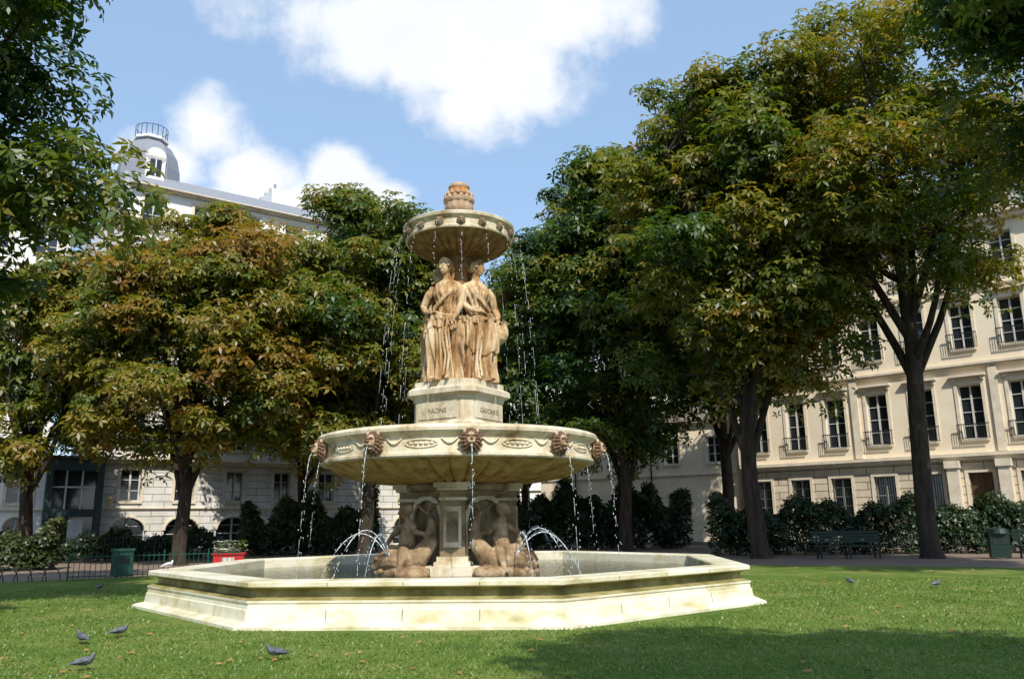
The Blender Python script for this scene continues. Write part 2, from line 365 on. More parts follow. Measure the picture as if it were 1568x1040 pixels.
for i in range(420):
    y=random.uniform(8,27); x=random.uniform(-.75,.75)*y
    if (x+1.2)**2+(y-18)**2<41: continue
    a=random.uniform(0,6.28); s=random.uniform(.03,.06); c,sn=math.cos(a)*s,math.sin(a)*s
    mb.add([(x-c,y-sn,.03),(x-sn*.5,y+c*.5,.05),(x+c,y+sn,.035),(x+sn*.5,y-c*.5,.03)],[(0,1,2,3)])
mb.obj('fallen_leaves',[M_dry])

# ------------------------------------------------------------ fountain
FZ=-.1
FC=(-1.2,18.0,FZ)
fo=empty('fountain',FC)
def octring(mb,prof,R,ph,mats):
    vs=[]
    for (d,z) in prof:
        for i in range(8):
            a=R_(ph+45*i); r=R+d/math.cos(R_(22.5)); vs.append((r*math.cos(a),r*math.sin(a),z))
    for j in range(len(prof)-1):
        for i in range(8):
            i2=(i+1)%8; mb.add([vs[j*8+i],vs[j*8+i2],vs[(j+1)*8+i2],vs[(j+1)*8+i]],[(0,1,2,3)],mats[j])
mb=MB()
prof=[(.40,0),(.40,.06),(.31,.10),(.20,.12),(.18,.30),(.16,.32),(.15,.40),(.17,.42),(.17,.455),(.10,.48),(.01,.50),(.0,.60),(.05,.635),(.13,.66),(.17,.68),(.17,.745),(.15,.765),(-.38,.765),(-.40,.74),(-.40,.1)]
prof=[(d,z*.875-FZ) for d,z in prof]
mats=[0]*(len(prof)-1)
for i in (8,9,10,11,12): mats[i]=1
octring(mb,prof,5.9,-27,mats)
for i in range(8):
    a0=R_(-27+45*i); a1=R_(-27+45*(i+1))
    for t in (.25,.5,.75):
        R0=5.9; p=Vector((math.cos(a0),math.sin(a0),0)).lerp(Vector((math.cos(a1),math.sin(a1),0)),t)*R0
        nrm=Vector((math.cos((a0+a1)/2),math.sin((a0+a1)/2),0)); tg=Vector((-nrm.y,nrm.x,0))*.006
        def P(d,z): return p+nrm*d+Vector((0,0,z*.875-FZ))
        mb.add([P(.183,.31)-tg,P(.183,.31)+tg,P(.203,.12)+tg,P(.203,.12)-tg],[(0,1,2,3)],2)
        mb.add([P(.174,.745)-tg,P(.174,.745)+tg,P(.174,.68)+tg,P(.174,.68)-tg],[(0,1,2,3)],2)
        mb.add([P(.14,.7685)-tg,P(.14,.7685)+tg,P(-.37,.7685)+tg,P(-.37,.7685)-tg],[(0,1,2,3)],2)
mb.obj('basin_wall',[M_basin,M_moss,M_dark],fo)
mb=MB(); mb.add([(5.6*math.cos(R_(-27+45*i)),5.6*math.sin(R_(-27+45*i)),.56) for i in range(8)],[tuple(range(8))]); mb.obj('basin_water',[M_water],fo)
mb=MB()
mb.lathe([(1.5,.2),(1.5,.62),(1.38,.66),(1.38,.74)],8,1,ph=R_(22.5-2))
for k in range(4):
    a=R_(-92+90*k); mb.M=Matrix.Rotation(a+math.pi/2,4,'Z')
    mb.box(-.42,-1.42,.3,.42,-.5,.74,1); mb.box(-.36,-1.36,.74,.36,-.5,.82,1); mb.box(-.31,-1.30,.82,.31,-.5,.92,1)
    mb.box(-.25,-1.24,.92,.25,-.5,2.02,0)
    mb.box(-.18,-1.262,1.1,.18,-1.238,1.9,1); mb.box(-.12,-1.275,1.2,.12,-1.26,1.8,0)
    mb.box(-.28,-1.27,2.02,.28,-.5,2.08,1); mb.box(-.25,-1.25,2.08,.25,-.5,2.22,0); mb.box(-.31,-1.32,2.22,.31,-.5,2.28,1); mb.box(-.37,-1.38,2.28,.37,-.5,2.38,1)
mb.M=Matrix.Identity(4)
mb.lathe([(.95,.6),(.78,.9),(.74,1.5),(.8,2.0),(1.0,2.2),(1.12,2.24),(1.16,2.34),(1.1,2.44)],32,2)
for k in range(4):
    a=R_(-47+90*k); mb.M=Matrix.Rotation(a+math.pi/2,4,'Z')
    pts=[(-.52,-.86,.8)]+[(.52*math.cos(math.pi-q*math.pi/10),-.86,1.6+.5*math.sin(q*math.pi/10)) for q in range(11)]+[(.52,-.86,.8)]
    mb.tube(pts,.06,6,1)
    mb.box(-.62,-.93,2.16,.62,-.6,2.3,0)
mb.M=Matrix.Identity(4)
mb.obj('lower_pedestal',[M_dark,M_stone,M_dark],fo)
def hand(mb,p,d,s=1.0,mi=0):
    p=Vector(p); d=Vector(d).normalized(); sd=d.cross(Vector((0,0,1)));
    if sd.length<.1: sd=Vector((1,0,0))
    sd.normalize()
    mb.tube([p,p+d*.09*s,p+d*.12*s],[.035*s,.05*s,.045*s],8,mi,flat=.6)
    for i in range(4):
        o=sd*(i-1.5)*.026*s; ln=(.10,.12,.115,.085)[i]*s
        mb.tube([p+d*.11*s+o,p+d*(.11*s+ln*.5)+o,p+d*(.11*s+ln*.9)+o-Vector((0,0,.03*s))],[.015*s,.014*s,.01*s],5,mi)
    mb.tube([p+d*.03*s-sd*.04*s,p+d*.07*s-sd*.085*s,p+d*.12*s-sd*.09*s],[.017*s,.016*s,.011*s],5,mi)
M_mixp=noisemat('figure_stone_stained',[(.32,(.11,.07,.035)),(.5,(.30,.20,.11)),(.7,(.54,.42,.28))],3,.8,.3,22,grime_shade=(.06,.035,.017))
def putto(name,k,sgn):
    mb=MB(); M=Matrix.Rotation(R_(-47+90*k)+math.pi/2,4,'Z'); mb.M=M
    mb.ell((0,-1.35,.6),(.72,.45,.2)); mb.ell((.4,-1.55,.58),(.4,.32,.16)); mb.ell((-.42,-1.5,.6),(.4,.32,.16))
    pts=[(-.52*sgn,-1.82,.70),(-.40*sgn,-1.74,.80),(-.18*sgn,-1.6,.90),(.1*sgn,-1.45,.86),(.36*sgn,-1.3,.92),(.5*sgn,-1.15,1.2),(.44*sgn,-1.05,1.5),(.3*sgn,-1.0,1.72),(.18*sgn,-1.0,1.8)]
    mb.tube(pts,[.07,.16,.27,.27,.21,.155,.105,.06,.03],14)
    mb.tube([(-.5*sgn,-1.8,.62),(-.36*sgn,-1.7,.66),(-.15*sgn,-1.6,.74)],[.05,.10,.16],10)
    mb.ell((-.32*sgn,-1.88,.9),.055); mb.ell((-.25*sgn,-1.52,.98),.055)
    mb.tube([(.1*sgn,-1.4,1.05),(.2*sgn,-1.3,1.3)],[.1,.02],6,flat=.3)
    mb.tube([(.22*sgn,-1.0,1.76),(.0*sgn,-1.08,1.95)],[.05,.11],8,flat=.3); mb.tube([(.22*sgn,-1.0,1.76),(.42*sgn,-1.0,1.96)],[.05,.11],8,flat=.3)
    mb.tube([(.0,-1.38,1.02),(0,-1.33,1.22),(-.02*sgn,-1.3,1.42),(-.03*sgn,-1.3,1.56),(-.04*sgn,-1.31,1.64)],[.17,.185,.17,.15,.065],14)
    mb.tube([(-.04*sgn,-1.31,1.6),(-.05*sgn,-1.34,1.72)],[.06,.06],8)
    mb.ell((-.06*sgn,-1.37,1.82),(.125,.135,.15)); mb.ell((-.06*sgn,-1.32,1.86),(.14,.13,.135))
    mb.ell((-.06*sgn,-1.505,1.80),(.022,.03,.028)); mb.ell((-.06*sgn,-1.49,1.745),(.035,.02,.014))
    for s in (-1,1): mb.ell((-.06*sgn+s*.125,-1.36,1.81),(.02,.03,.04)); mb.ell((-.06*sgn+s*.055,-1.47,1.775),(.045,.035,.04))
    for s in (-1,1):
        mb.tube([(s*.09,-1.4,1.02),(s*.24,-1.62,1.04),(s*.27,-1.68,.86),(s*.25,-1.72,.68)],[.125,.105,.08,.055],10)
        mb.tube([(s*.25,-1.68,.66),(s*.27,-1.86,.64)],[.055,.045],8)
    mb.tube([(.14*sgn,-1.31,1.52),(.32*sgn,-1.38,1.4),(.4*sgn,-1.2,1.36)],[.07,.06,.045],8); hand(mb,(.4*sgn,-1.2,1.36),(.3*sgn,.6,.3),.8)
    mb.tube([(-.2*sgn,-1.31,1.52),(-.34*sgn,-1.45,1.36),(-.3*sgn,-1.62,1.18)],[.07,.06,.045],8); hand(mb,(-.3*sgn,-1.62,1.18),(0,-.5,-.8),.8)
    o=mb.obj(name,[M_mixp],fo,True)
    r=o.modifiers.new('r','REMESH'); r.mode='VOXEL'; r.voxel_size=.018; r.use_smooth_shade=True
putto('putto_on_dolphin',0,-1); putto('putto_on_dolphin_b',-1,1); putto('putto_on_dolphin_c',1,1); putto('putto_on_dolphin_d',2,-1)
mb=MB()
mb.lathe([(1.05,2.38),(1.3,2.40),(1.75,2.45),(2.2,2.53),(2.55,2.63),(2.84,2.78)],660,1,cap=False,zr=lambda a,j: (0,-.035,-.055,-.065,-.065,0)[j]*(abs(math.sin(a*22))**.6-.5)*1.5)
mb.lathe([(2.80,2.77),(2.93,2.775),(2.95,2.80),(2.95,2.85),(2.91,2.87),(2.91,2.89)],96,0,cap=False)
mb.lathe([(2.91,2.89),(2.90,3.14),(2.92,3.17)],96,0,cap=False)
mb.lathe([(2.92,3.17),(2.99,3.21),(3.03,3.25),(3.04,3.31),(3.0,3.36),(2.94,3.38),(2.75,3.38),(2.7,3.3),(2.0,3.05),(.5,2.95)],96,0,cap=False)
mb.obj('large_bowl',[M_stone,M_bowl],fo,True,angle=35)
mb=MB(); mb.lathe([(2.72,3.29),(2.719,3.291)],64,0); mb.obj('large_bowl_water',[M_water],fo)
def mask(mb,rad,z,s,a):
    mb.M=Matrix.Rotation(a+math.pi/2,4,'Z')@Matrix.Translation((0,-rad,z))@Matrix.Scale(s,4)
    mb.ell((0,0,0),(.19,.12,.24),0,12,8)
    for ring,(rr,nn_,yy_,sz) in enumerate(((.215,17,-.03,.045),(.165,14,-.09,.04))):
        for i in range(nn_):
            q=2*math.pi*i/nn_+ring*.2; dx,dz=math.cos(q),math.sin(q)
            mb.tube([(dx*rr*.65,yy_-.02,dz*rr*.8),(dx*rr,yy_-.01,dz*rr*1.1),(dx*rr*1.22+.02*math.sin(i*2),yy_+.03,dz*rr*1.35-.02)],[sz*.8,sz,sz*.35],6)
    mb.ell((0,-.12,.03),(.115,.10,.15),0,12,8); mb.ell((-.035,-.2,-.05),(.05,.06,.045),0,8,6); mb.ell((.035,-.2,-.05),(.05,.06,.045),0,8,6)
    mb.tube([(0,-.19,.1),(0,-.225,.03),(0,-.25,-.01)],[.02,.027,.038],8)
    mb.ell((0,-.16,-.135),(.05,.055,.03),0,8,6)
    for s2 in (-1,1): mb.tube([(s2*.02,-.215,.07),(s2*.06,-.215,.095),(s2*.10,-.18,.075)],[.016,.022,.014],6); mb.ell((s2*.052,-.205,.055),(.02,.014,.012),0,6,5); mb.ell((s2*.14,-.06,.19),(.04,.04,.055),0,8,6)
    mb.M=Matrix.Identity(4)
mb=MB()
LA=[8+36*k-90 for k in range(10)]
for a in LA: mask(mb,3.0,3.06,.84,R_(a))
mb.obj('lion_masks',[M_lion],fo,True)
mb=MB()
for a in LA:
    am=a+18
    pts=[]
    for i in range(25):
        q=2*math.pi*i/24; aa=R_(am+6.0*math.cos(q)); zz=3.02+.075*math.sin(q); pts.append((2.915*math.cos(aa),2.915*math.sin(aa),zz))
    mb.tube(pts,.018,6,0)
    for t in (-4,-2,0,2,4):
        aa=R_(am+t); mb.ell((2.91*math.cos(aa),2.91*math.sin(aa),3.02),(.045,.045,.035),0,8,6)
    for sg in(-1,1):
        pts=[]
        for i in range(9):
            t=i/8; aa=R_(am+sg*(7.5+6*t)); pts.append((2.925*math.cos(aa),2.925*math.sin(aa),3.12-.10*math.sin(math.pi*t)))
        mb.tube(pts,[.012,.018,.022,.025,.025,.025,.022,.018,.012],6,0)
mb.obj('bowl_relief_garlands',[M_stone],fo,True)
def chamf(hw,c):
    a=hw; b=hw-c
    return [(b,-a),(a,-b),(a,b),(b,a),(-b,a),(-a,b),(-a,-b),(-b,-a)]
def prism(mb,hw,c,z0,z1,mi=0,hw2=None,c2=None):
    p=chamf(hw,c); q=chamf(hw2 or hw,c2 or c)
    vs=[(x,y,z0) for x,y in p]+[(x,y,z1) for x,y in q]
    fs=[(i,(i+1)%8,(i+1)%8+8,i+8) for i in range(8)]+[tuple(range(8))[::-1],tuple(range(8,16))]
    mb.add(vs,fs,mi)
PR=Matrix.Rotation(R_(-31+90),4,'Z')
mb=MB(); mb.M=PR
prism(mb,.95,.2,2.9,3.3); prism(mb,.86,.18,3.3,3.62); prism(mb,.86,.18,3.62,3.68,0,.80,.17)
prism(mb,.78,.2,3.68,4.14); prism(mb,.80,.2,4.14,4.20); prism(mb,.80,.2,4.20,4.27,0,.9,.22); prism(mb,.91,.22,4.27,4.38); prism(mb,.91,.22,4.38,4.43,0,.84,.2)
prism(mb,.80,.2,4.43,4.56)
for k in range(4):
    mb.M=Matrix.Rotation(R_(-31+90+90*k),4,'Z')
    mb.box(-.5,-.80,3.74,.5,-.775,4.1,0)
mb.obj('statue_plinth',[M_stone],fo)
names=['GARONNE','SEINE','LOIRE','SAONE']
for k,nm in enumerate(names):
    cu=D.curves.new('inscription','FONT'); cu.body=nm; cu.size=.15; cu.extrude=.004; cu.align_x='CENTER'
    o=D.objects.new('inscription_'+nm.lower(),cu); sc.collection.objects.link(o); cu.materials.append(M_dark)
    a=R_(-31+90*k); o.location=(.803*math.cos(a),.803*math.sin(a),3.86); o.rotation_euler=(R_(90),0,a+math.pi/2); o.parent=fo
# statues
def statue(name,ang,var,face=0,parent=None):
    mb=MB()
    mb.M=Matrix.Rotation(ang+math.pi/2,4,'Z')@Matrix.Translation((0,-.47,4.56))@Matrix.Rotation(face,4,'Z')
    sg=1 if var%2==0 else -1
    secs=[(0,.0,.0,.45,.36,.06),(.08,0,0,.43,.345,.065),(.3,0,0,.385,.31,.06),(.7,.02,-.01,.35,.285,.05),(1.05,.04,-.02,.35,.285,.042),(1.3,.05,0,.35,.27,.03),(1.45,.045,0,.335,.25,.022),
      (1.6,.02,0,.275,.215,.016),(1.72,.0,0,.245,.19,.014),(1.88,-.01,-.015,.275,.215,.016),(2.02,-.02,-.02,.305,.225,.013),(2.14,-.02,0,.325,.185,.008),(2.23,-.02,.0,.30,.15,.004),(2.29,-.015,0,.19,.12,0),(2.33,-.01,-.0,.105,.095,0),(2.42,-.005,-.015,.08,.082,0),(2.5,0,-.02,.08,.085,0)]
    n=144; zz=np.concatenate([np.arange(0,2.5,.025),[2.5]])
    S_=np.array(secs); vs=[];fs=[]
    for z in zz:
        cx,cy,rx,ry,fa=[np.interp(z,S_[:,0],S_[:,i]) for i in range(1,6)]
        for i in range(n):
            a=2*math.pi*i/n
            f1=math.sin(12*a+1.6*math.sin(2*a+z*1.3)+var); f2=math.sin(25*a+3*z+var*2+math.sin(5*z))
            fold=fa*(1.15*(abs(f1)**.7*(1 if f1>0 else -1))+.55*f2)
            if 1.35<z<2.2: fold=fa*1.6*math.sin(9*a+14*z+2*math.sin(3*a))+fa*.7*math.sin(22*a-20*z)
            ak=-math.pi/2+.45*sg; da=(a-ak+math.pi)%(2*math.pi)-math.pi
            kn=.12*math.exp(-(da/.36)**2)*math.exp(-((z-.85)/.38)**2)
            hem=.055*(1 if z>.9+.3*math.sin(a*1+var)+.05*math.sin(9*a) else 0)*(1 if z<1.5 else 0)
            bust=0
            if 1.8<z<2.15:
                for b in (-1.15-.0,-2.0): 
                    d2=(a-b+math.pi)%(2*math.pi)-math.pi; bust+=.055*math.exp(-(d2/.28)**2)*math.exp(-((z-1.97)/.07)**2)
            r=1+ (fold+kn+hem+bust)/.3
            vs.append((sg*cx+rx*r*math.cos(a),cy+ry*r*math.sin(a),z))
    m=len(zz)
    for j in range(m-1):
        for i in range(n):
            i2=(i+1)%n; fs.append((j*n+i,j*n+i2,(j+1)*n+i2,(j+1)*n+i))
    fs.append(tuple(range(n))[::-1]); fs.append(tuple((m-1)*n+i for i in range(n)))
    mb.add(vs,fs)
    B=mb.M
    for s in (-1,1): mb.tube([(s*.15,-.25,.05),(s*.18,-.43,.045),(s*.18,-.52,.025)],[.06,.05,.025],8)
    turn=(.5,-.35,.3,-.35)[var]
    mb.M=B@Matrix.Translation((0,-.02,2.47))@Matrix.Rotation(turn,4,'Z')@Matrix.Rotation(R_(8),4,'X')
    mb.ell((0,-.03,.14),(.118,.145,.175),0,20,14); mb.ell((0,.03,.17),(.138,.15,.15),0,20,14)
    mb.ell((0,-.07,.03),(.07,.08,.055)); mb.ell((0,-.165,.055),(.036,.022,.014),0,10,6)
    mb.tube([(0,-.165,.19),(0,-.215,.115),(0,-.17,.095)],[.012,.026,.018],8)
    for s in (-1,1):
        mb.ell((s*.052,-.155,.185),(.04,.018,.012),0,8,6); mb.ell((s*.047,-.15,.15),(.022,.018,.012),0,8,6); mb.ell((s*.13,.0,.13),(.02,.035,.045),0,8,6)
    for i in range(9):
        q=math.pi*i/8; mb.tube([(.125*math.cos(q),-.09,.16+.13*math.sin(q)),(.145*math.cos(q),-.02,.19+.145*math.sin(q)),(.12*math.cos(q),.1,.17+.12*math.sin(q))],[.028,.034,.03],6)
    mb.ell((0,.19,.13),(.085,.085,.08))
    mb.tube([(.1,.12,.04),(.11,.08,-.1),(.13,.03,-.2)],[.035,.03,.018],6)
    if var in (0,3):
        for i in range(7):
            q=math.pi*(.1+.8*i/6); mb.ell((.12*math.cos(q),-.06,.2+.135*math.sin(q)),(.03,.04,.045),0,8,6)
    mb.M=B
    if var==3:
        mb.tube([(-.29,0,2.16),(-.42,-.02,2.0),(-.56,-.0,1.74),(-.46,-.14,1.60),(-.30,-.26,1.52)],[.09,.1,.08,.072,.05],12); hand(mb,(-.30,-.26,1.52),(1,-.2,.1),1.1)
        mb.tube([(.27,0,2.16),(.37,-.06,2.0),(.38,-.14,1.7),(.32,-.26,1.45),(.28,-.33,1.33)],[.09,.1,.082,.062,.047],12); hand(mb,(.28,-.33,1.33),(-.1,-.2,-1),1.1)
        mb.tube([(-.46,.02,1.55),(-.50,.02,1.2),(-.46,.04,.7),(-.50,.0,.12)],[.06,.09,.10,.12],10,flat=.6)
    elif var==0:
        mb.tube([(.28,0,2.16),(.40,0,2.0),(.50,.02,1.72),(.48,-.14,1.55),(.42,-.25,1.42)],[.09,.1,.085,.07,.05],12); hand(mb,(.42,-.25,1.42),(-.3,-.3,-1),1.1)
        mb.tube([(-.28,0,2.16),(-.38,-.05,2.0),(-.40,-.12,1.72),(-.28,-.27,1.58),(-.14,-.33,1.54)],[.09,.1,.085,.065,.048],12); hand(mb,(-.14,-.33,1.54),(1,-.05,-.1),1.1)
        mb.M=B@Matrix.Translation((.45,-.18,.95))@Matrix.Rotation(R_(18),4,'Y')@Matrix.Rotation(R_(14),4,'X')
        mb.lathe([(.06,-.1),(.10,-.04),(.17,.08),(.18,.2),(.13,.32),(.075,.38),(.08,.44),(.11,.47)],20)
        mb.M=B
    else:
        for s in (-1,1):
            mb.tube([(s*.28,0,2.16),(s*.40,0,2.0),(s*.42,.0,1.7),(s*.32,-.22,1.5),(s*.22,-.32,1.42)],[.09,.1,.082,.07,.05],12); hand(mb,(s*.22,-.32,1.42),(-s,-.3,0),1.1)
    for o_ in (0,.05):
        mb.tube([(-sg*.24,.02,2.22-o_),(-sg*.18,-.2,2.05-o_),(-sg*.0,-.265,1.85-o_),(sg*.2,-.24,1.65-o_),(sg*.34,-.08,1.5-o_),(sg*.30,.2,1.5)],[.025,.03,.028,.03,.04,.03],8)
    for o_ in (0,.055,.10):
        mb.tube([(-sg*.35,-.04,1.46-o_),(-sg*.15,-.29,1.42-o_*1.1),(sg*.12,-.30,1.5-o_),(sg*.37,-.1,1.56-o_*1.3)],[.032,.035,.035,.035],8)
    for i in range(4):
        x0=sg*(.40+.05*i); mb.tube([(x0*.9,-.12+.07*i,1.52),(x0,-.1+.08*i,1.1),(x0*.97,-.1+.08*i,.5),(x0*1.08,-.08+.08*i,.15)],[.035,.05,.05,.045],7)
    for xo in (-.14,-.06):
        mb.tube([(sg*xo,-.33,1.38),(sg*(xo+.03),-.355,1.0),(sg*(xo-.05),-.35,.5),(sg*(xo-.02),-.40,.08)],[.02,.03,.03,.03],7)
    o=mb.obj(name,[M_statue],parent or fo,True)
    r=o.modifiers.new('r','REMESH'); r.mode='VOXEL'; r.voxel_size=.013; r.use_smooth_shade=True
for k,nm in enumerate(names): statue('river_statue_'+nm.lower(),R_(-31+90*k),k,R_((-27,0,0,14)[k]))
mb=MB()
mb.lathe([(.34,4.5),(.30,4.8),(.26,6),(.27,7.1),(.36,7.2),(.36,7.3),(.28,7.35),(.3,7.42),(.34,7.5)],32,1)
mb.lathe([(.34,7.48),(.5,7.51),(.8,7.60),(1.05,7.73),(1.18,7.86)],512,1,cap=False,zr=lambda a,j:(0,-.025,-.04,-.04,0)[j]*(abs(math.sin(a*16))**.6-.5)*1.5)
mb.lathe([(1.14,7.855),(1.22,7.86),(1.23,7.9),(1.2,7.93),(1.2,8.08),(1.24,8.11),(1.28,8.14),(1.29,8.2),(1.25,8.23),(1.12,8.23),(.9,8.1),(.3,8.05)],96,0,cap=False)
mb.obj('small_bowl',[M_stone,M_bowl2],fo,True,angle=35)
mb=MB()
UA=[6+22.5*k for k in range(16)]
for a in UA: mask(mb,1.22,8.0,.38,R_(a))
mb.obj('small_bowl_masks',[M_dark],fo,True)
mb=MB()
mb.lathe([(.3,8.0),(.3,8.35),(.22,8.42),(.17,8.5),(.2,8.56),(.3,8.64),(.33,8.74),(.31,8.84),(.36,8.88),(.36,8.94),(.3,8.97)],96,0,rip=lambda a,j,r: r*(1+.05*abs(math.sin(a*6))) if 3<j<8 else r)
mb.lathe([(.27,8.97),(.29,9.03),(.26,9.16),(.20,9.22)],48,1,rip=lambda a,j,r:r*(1+.05*math.sin(a*10)))
mb.lathe([(.22,9.2),(.25,9.24),(.24,9.3),(.14,9.36),(.06,9.4)],32,0)
for i in range(14):
    a=2*math.pi*i/14; mb.ell((.31*math.cos(a),.31*math.sin(a),8.95),(.06,.06,.07)); mb.ell((.3*math.cos(a+.2),.3*math.sin(a+.2),9.05),(.05,.05,.05))
mb.obj('finial_urn',[M_lion,noisemat('ochre_stone',[(.3,(.35,.12,.03)),(.7,(.5,.25,.08))],4)],fo,True,angle=50)
# water
mb=MB(); rw=random.Random(4)
def stream(p,v,zend,r=.012,br=0.0,dt=.035,keep=.7,dr=2):
    pts=[];t=0;p=Vector(p);v=Vector(v)
    while True:
        q=p+v*t+Vector((0,0,-4.9*t*t)); pts.append(q); t+=dt
        if q.z<zend or len(pts)>90: break
    n0=len(pts)
    k=0
    while k<n0-1:
        frac=k/n0
        if frac<.35-br: 
            mb.tube(pts[k:k+3],r*(1-.3*frac),5); k+=2
        else:
            if rw.random()<keep: mb.tube(pts[k:k+2],r*rw.uniform(.2,.55),4)
            k+=1
        if frac>.25:
            for _ in range(dr):
                q=pts[min(k,n0-1)]+Vector((rw.uniform(-1,1),rw.uniform(-1,1),rw.uniform(-1,1)))*.09*frac
                mb.ell(tuple(q),(.006,.006,.02),0,5,4)
for a in LA:
    a=R_(a); c,s=math.cos(a),math.sin(a); stream((3.2*c,3.2*s,2.97),(.3*c,.3*s,.1),.56,.008)
for a in UA:
    a=R_(a); c,s=math.cos(a),math.sin(a); stream((1.3*c,1.3*s,7.97),(.5*c,.5*s,.5),3.3,.0065,.25,keep=.45,dr=1)
for k in range(4):
    a=R_(-47+90*k); c,s=math.cos(a),math.sin(a)
    for da in (-.5,0.1,.6):
        c2,s2=math.cos(a+da),math.sin(a+da); stream((c*1.75,s*1.75,.85),(c2*1.8,s2*1.8,3.5-.5*abs(da)),.56,.012,-.35,.03)
mb.obj('water_jets',[M_jet],fo,True)

# ------------------------------------------------------------ buildings
BM=lambda wall,rust,trim=M_trim,roof=M_zinc:[wall,rust,trim,M_glass,M_frame,M_iron,roof,M_door]
def storey(mb,x0,x1,z0,z1,n,w,sill,h,wm,arch=False,balc=0,hood=False,door=(),surround=True,shut=False):
    bw=(x1-x0)/n; dp=.32
    for i in range(n):
        a=x0+bw*i; b=a+bw; cx=(a+b)/2; l=cx-w/2; r=cx+w/2; s=z0+sill; t=s+h
        isd=i in door
        if isd: s=z0+.02
        mb.quad((a,0,z0),(l,0,z0),(l,0,z1),(a,0,z1),wm); mb.quad((r,0,z0),(b,0,z0),(b,0,z1),(r,0,z1),wm)
        if s>z0: mb.quad((l,0,z0),(r,0,z0),(r,0,s),(l,0,s),wm)
        if arch:
            K=10; sp=t-w/2*.8; arc=[(cx-w/2*math.cos(math.pi*k/K),sp+.8*w/2*math.sin(math.pi*k/K)) for k in range(K+1)]
            for k in range(K):
                (xa,za),(xb,zb)=arc[k],arc[k+1]
                mb.quad((xa,0,za),(xb,0,zb),(xb,0,z1),(xa,0,z1),wm); mb.quad((xa,0,za),(xa,dp,za),(xb,dp,zb),(xb,0,zb),wm)
            mb.tube([(x_,-.02,z_+.05) for x_,z_ in arc],.08,5,2)
        else:
            sp=t; mb.quad((l,0,t),(r,0,t),(r,0,z1),(l,0,z1),wm); mb.quad((l,0,t),(l,dp,t),(r,dp,t),(r,0,t),wm)
        mb.quad((l,0,s),(l,dp,s),(l,dp,sp),(l,0,sp),wm); mb.quad((r,0,s),(r,0,sp),(r,dp,sp),(r,dp,s),wm)
        mb.quad((l,0,s),(r,0,s),(r,dp,s),(l,dp,s),2)
        gm=7 if isd else 3
        mb.quad((l,dp,s),(r,dp,s),(r,dp,t),(l,dp,t),gm)
        f=.07
        fm=7 if isd else 4
        mb.box(l+.002,dp-.08,s,l+f,dp-.003,t,fm); mb.box(r-f,dp-.08,s,r-.002,dp-.003,t,fm); mb.box(l+f,dp-.08,t-f,r-f,dp-.003,t-.002,fm); mb.box(l+f,dp-.08,s+.002,r-f,dp-.003,s+f,fm)
        mb.box(cx-.045,dp-.09,s+f,cx+.045,dp-.004,t-f,fm)
        nb=3 if h>1.8 else 2
        for k in range(1,nb+1):
            zz=s+(t-s)*k/(nb+1); mb.box(l+f,dp-.06,zz-.02,cx-.045,dp-.005,zz+.02,fm); mb.box(cx+.045,dp-.06,zz-.02,r-f,dp-.005,zz+.02,fm)
        if not isd: mb.box(l-.1,-.1,s-.12,r+.1,-.003,s-.003,2)
        if surround and not arch:
            mb.box(l-.16,-.05,s,l-.003,-.004,t,2); mb.box(r+.003,-.05,s,r+.16,-.004,t,2); mb.box(l-.16,-.055,t+.003,r+.16,-.004,t+.18,2)
        if hood: mb.box(l-.3,-.3,t+.42,r+.3,-.004,t+.54,2); mb.box(l-.2,-.16,t+.2,l-.02,-.004,t+.42,2); mb.box(r+.02,-.16,t+.2,r+.2,-.004,t+.42,2)
        if balc:
            mb.box(l-.2,-.28,s+balc,r+.2,-.23,s+balc+.05,5); mb.box(l-.2,-.28,s+.02,r+.2,-.23,s+.05,5)
            x=l-.2
            while x<r+.21: mb.box(x-.012,-.265,s+.05,x+.012,-.245,s+balc,5); x+=.115
def cornice(mb,x0,x1,z,h,o,mi=2):
    mb.box(x0,-o*.55,z,x1,-.003,z+h*.5,mi); mb.box(x0,-o,z+h*.5+.002,x1,-.003,z+h,mi)
def mansard(mb,x0,x1,z,h,depth,n,chim=3):
    mb.quad((x0,.1,z),(x1,.1,z),(x1,1.3,z+h),(x0,1.3,z+h),6); mb.quad((x0,1.3,z+h),(x1,1.3,z+h),(x1,depth/2,z+h+1.2),(x0,depth/2,z+h+1.2),6)
    mb.quad((x0,depth/2,z+h+1.2),(x1,depth/2,z+h+1.2),(x1,depth,z),(x0,depth,z),6)
    for x in (x0,x1): mb.add([(x,.1,z),(x,1.3,z+h),(x,depth/2,z+h+1.2),(x,depth,z)],[(0,1,2,3)],0)
    bw=(x1-x0)/max(n,1)
    for i in range(n):
        c=x0+bw*(i+.5); mb.box(c-.6,.05,z+.3,c+.6,1.2,z+2.1,2); mb.box(c-.42,.03,z+.45,c+.42,.052,z+1.95,3); mb.box(c-.03,.01,z+.45,c+.03,.031,z+1.95,4); mb.box(c-.7,-.05,z+2.102,c+.7,1.3,z+2.22,6)
    for i in range(chim):
        c=x0+(x1-x0)*(i+.5)/chim; mb.box(c-.35,depth*.3,z+h-.5,c+.35,depth*.7,z+h+2.0,0)
        for k in range(5): mb.M=Matrix.Translation((c,depth*(.34+.08*k),z+h+2.0)); mb.lathe([(.11,0),(.09,.5)],8,6); mb.M=Matrix.Identity(4)
def body(mb,x0,x1,z,depth,mi=0):
    mb.quad((x1,0,0),(x1,depth,0),(x1,depth,z),(x1,0,z),mi); mb.quad((x0,depth,0),(x0,0,0),(x0,0,z),(x0,depth,z),mi); mb.quad((x1,depth,0),(x0,depth,0),(x0,depth,z),(x1,depth,z),mi)
    mb.quad((x0,.4,.0),(x1,.4,.0),(x1,.4,z-.1),(x0,.4,z-.1),mi)
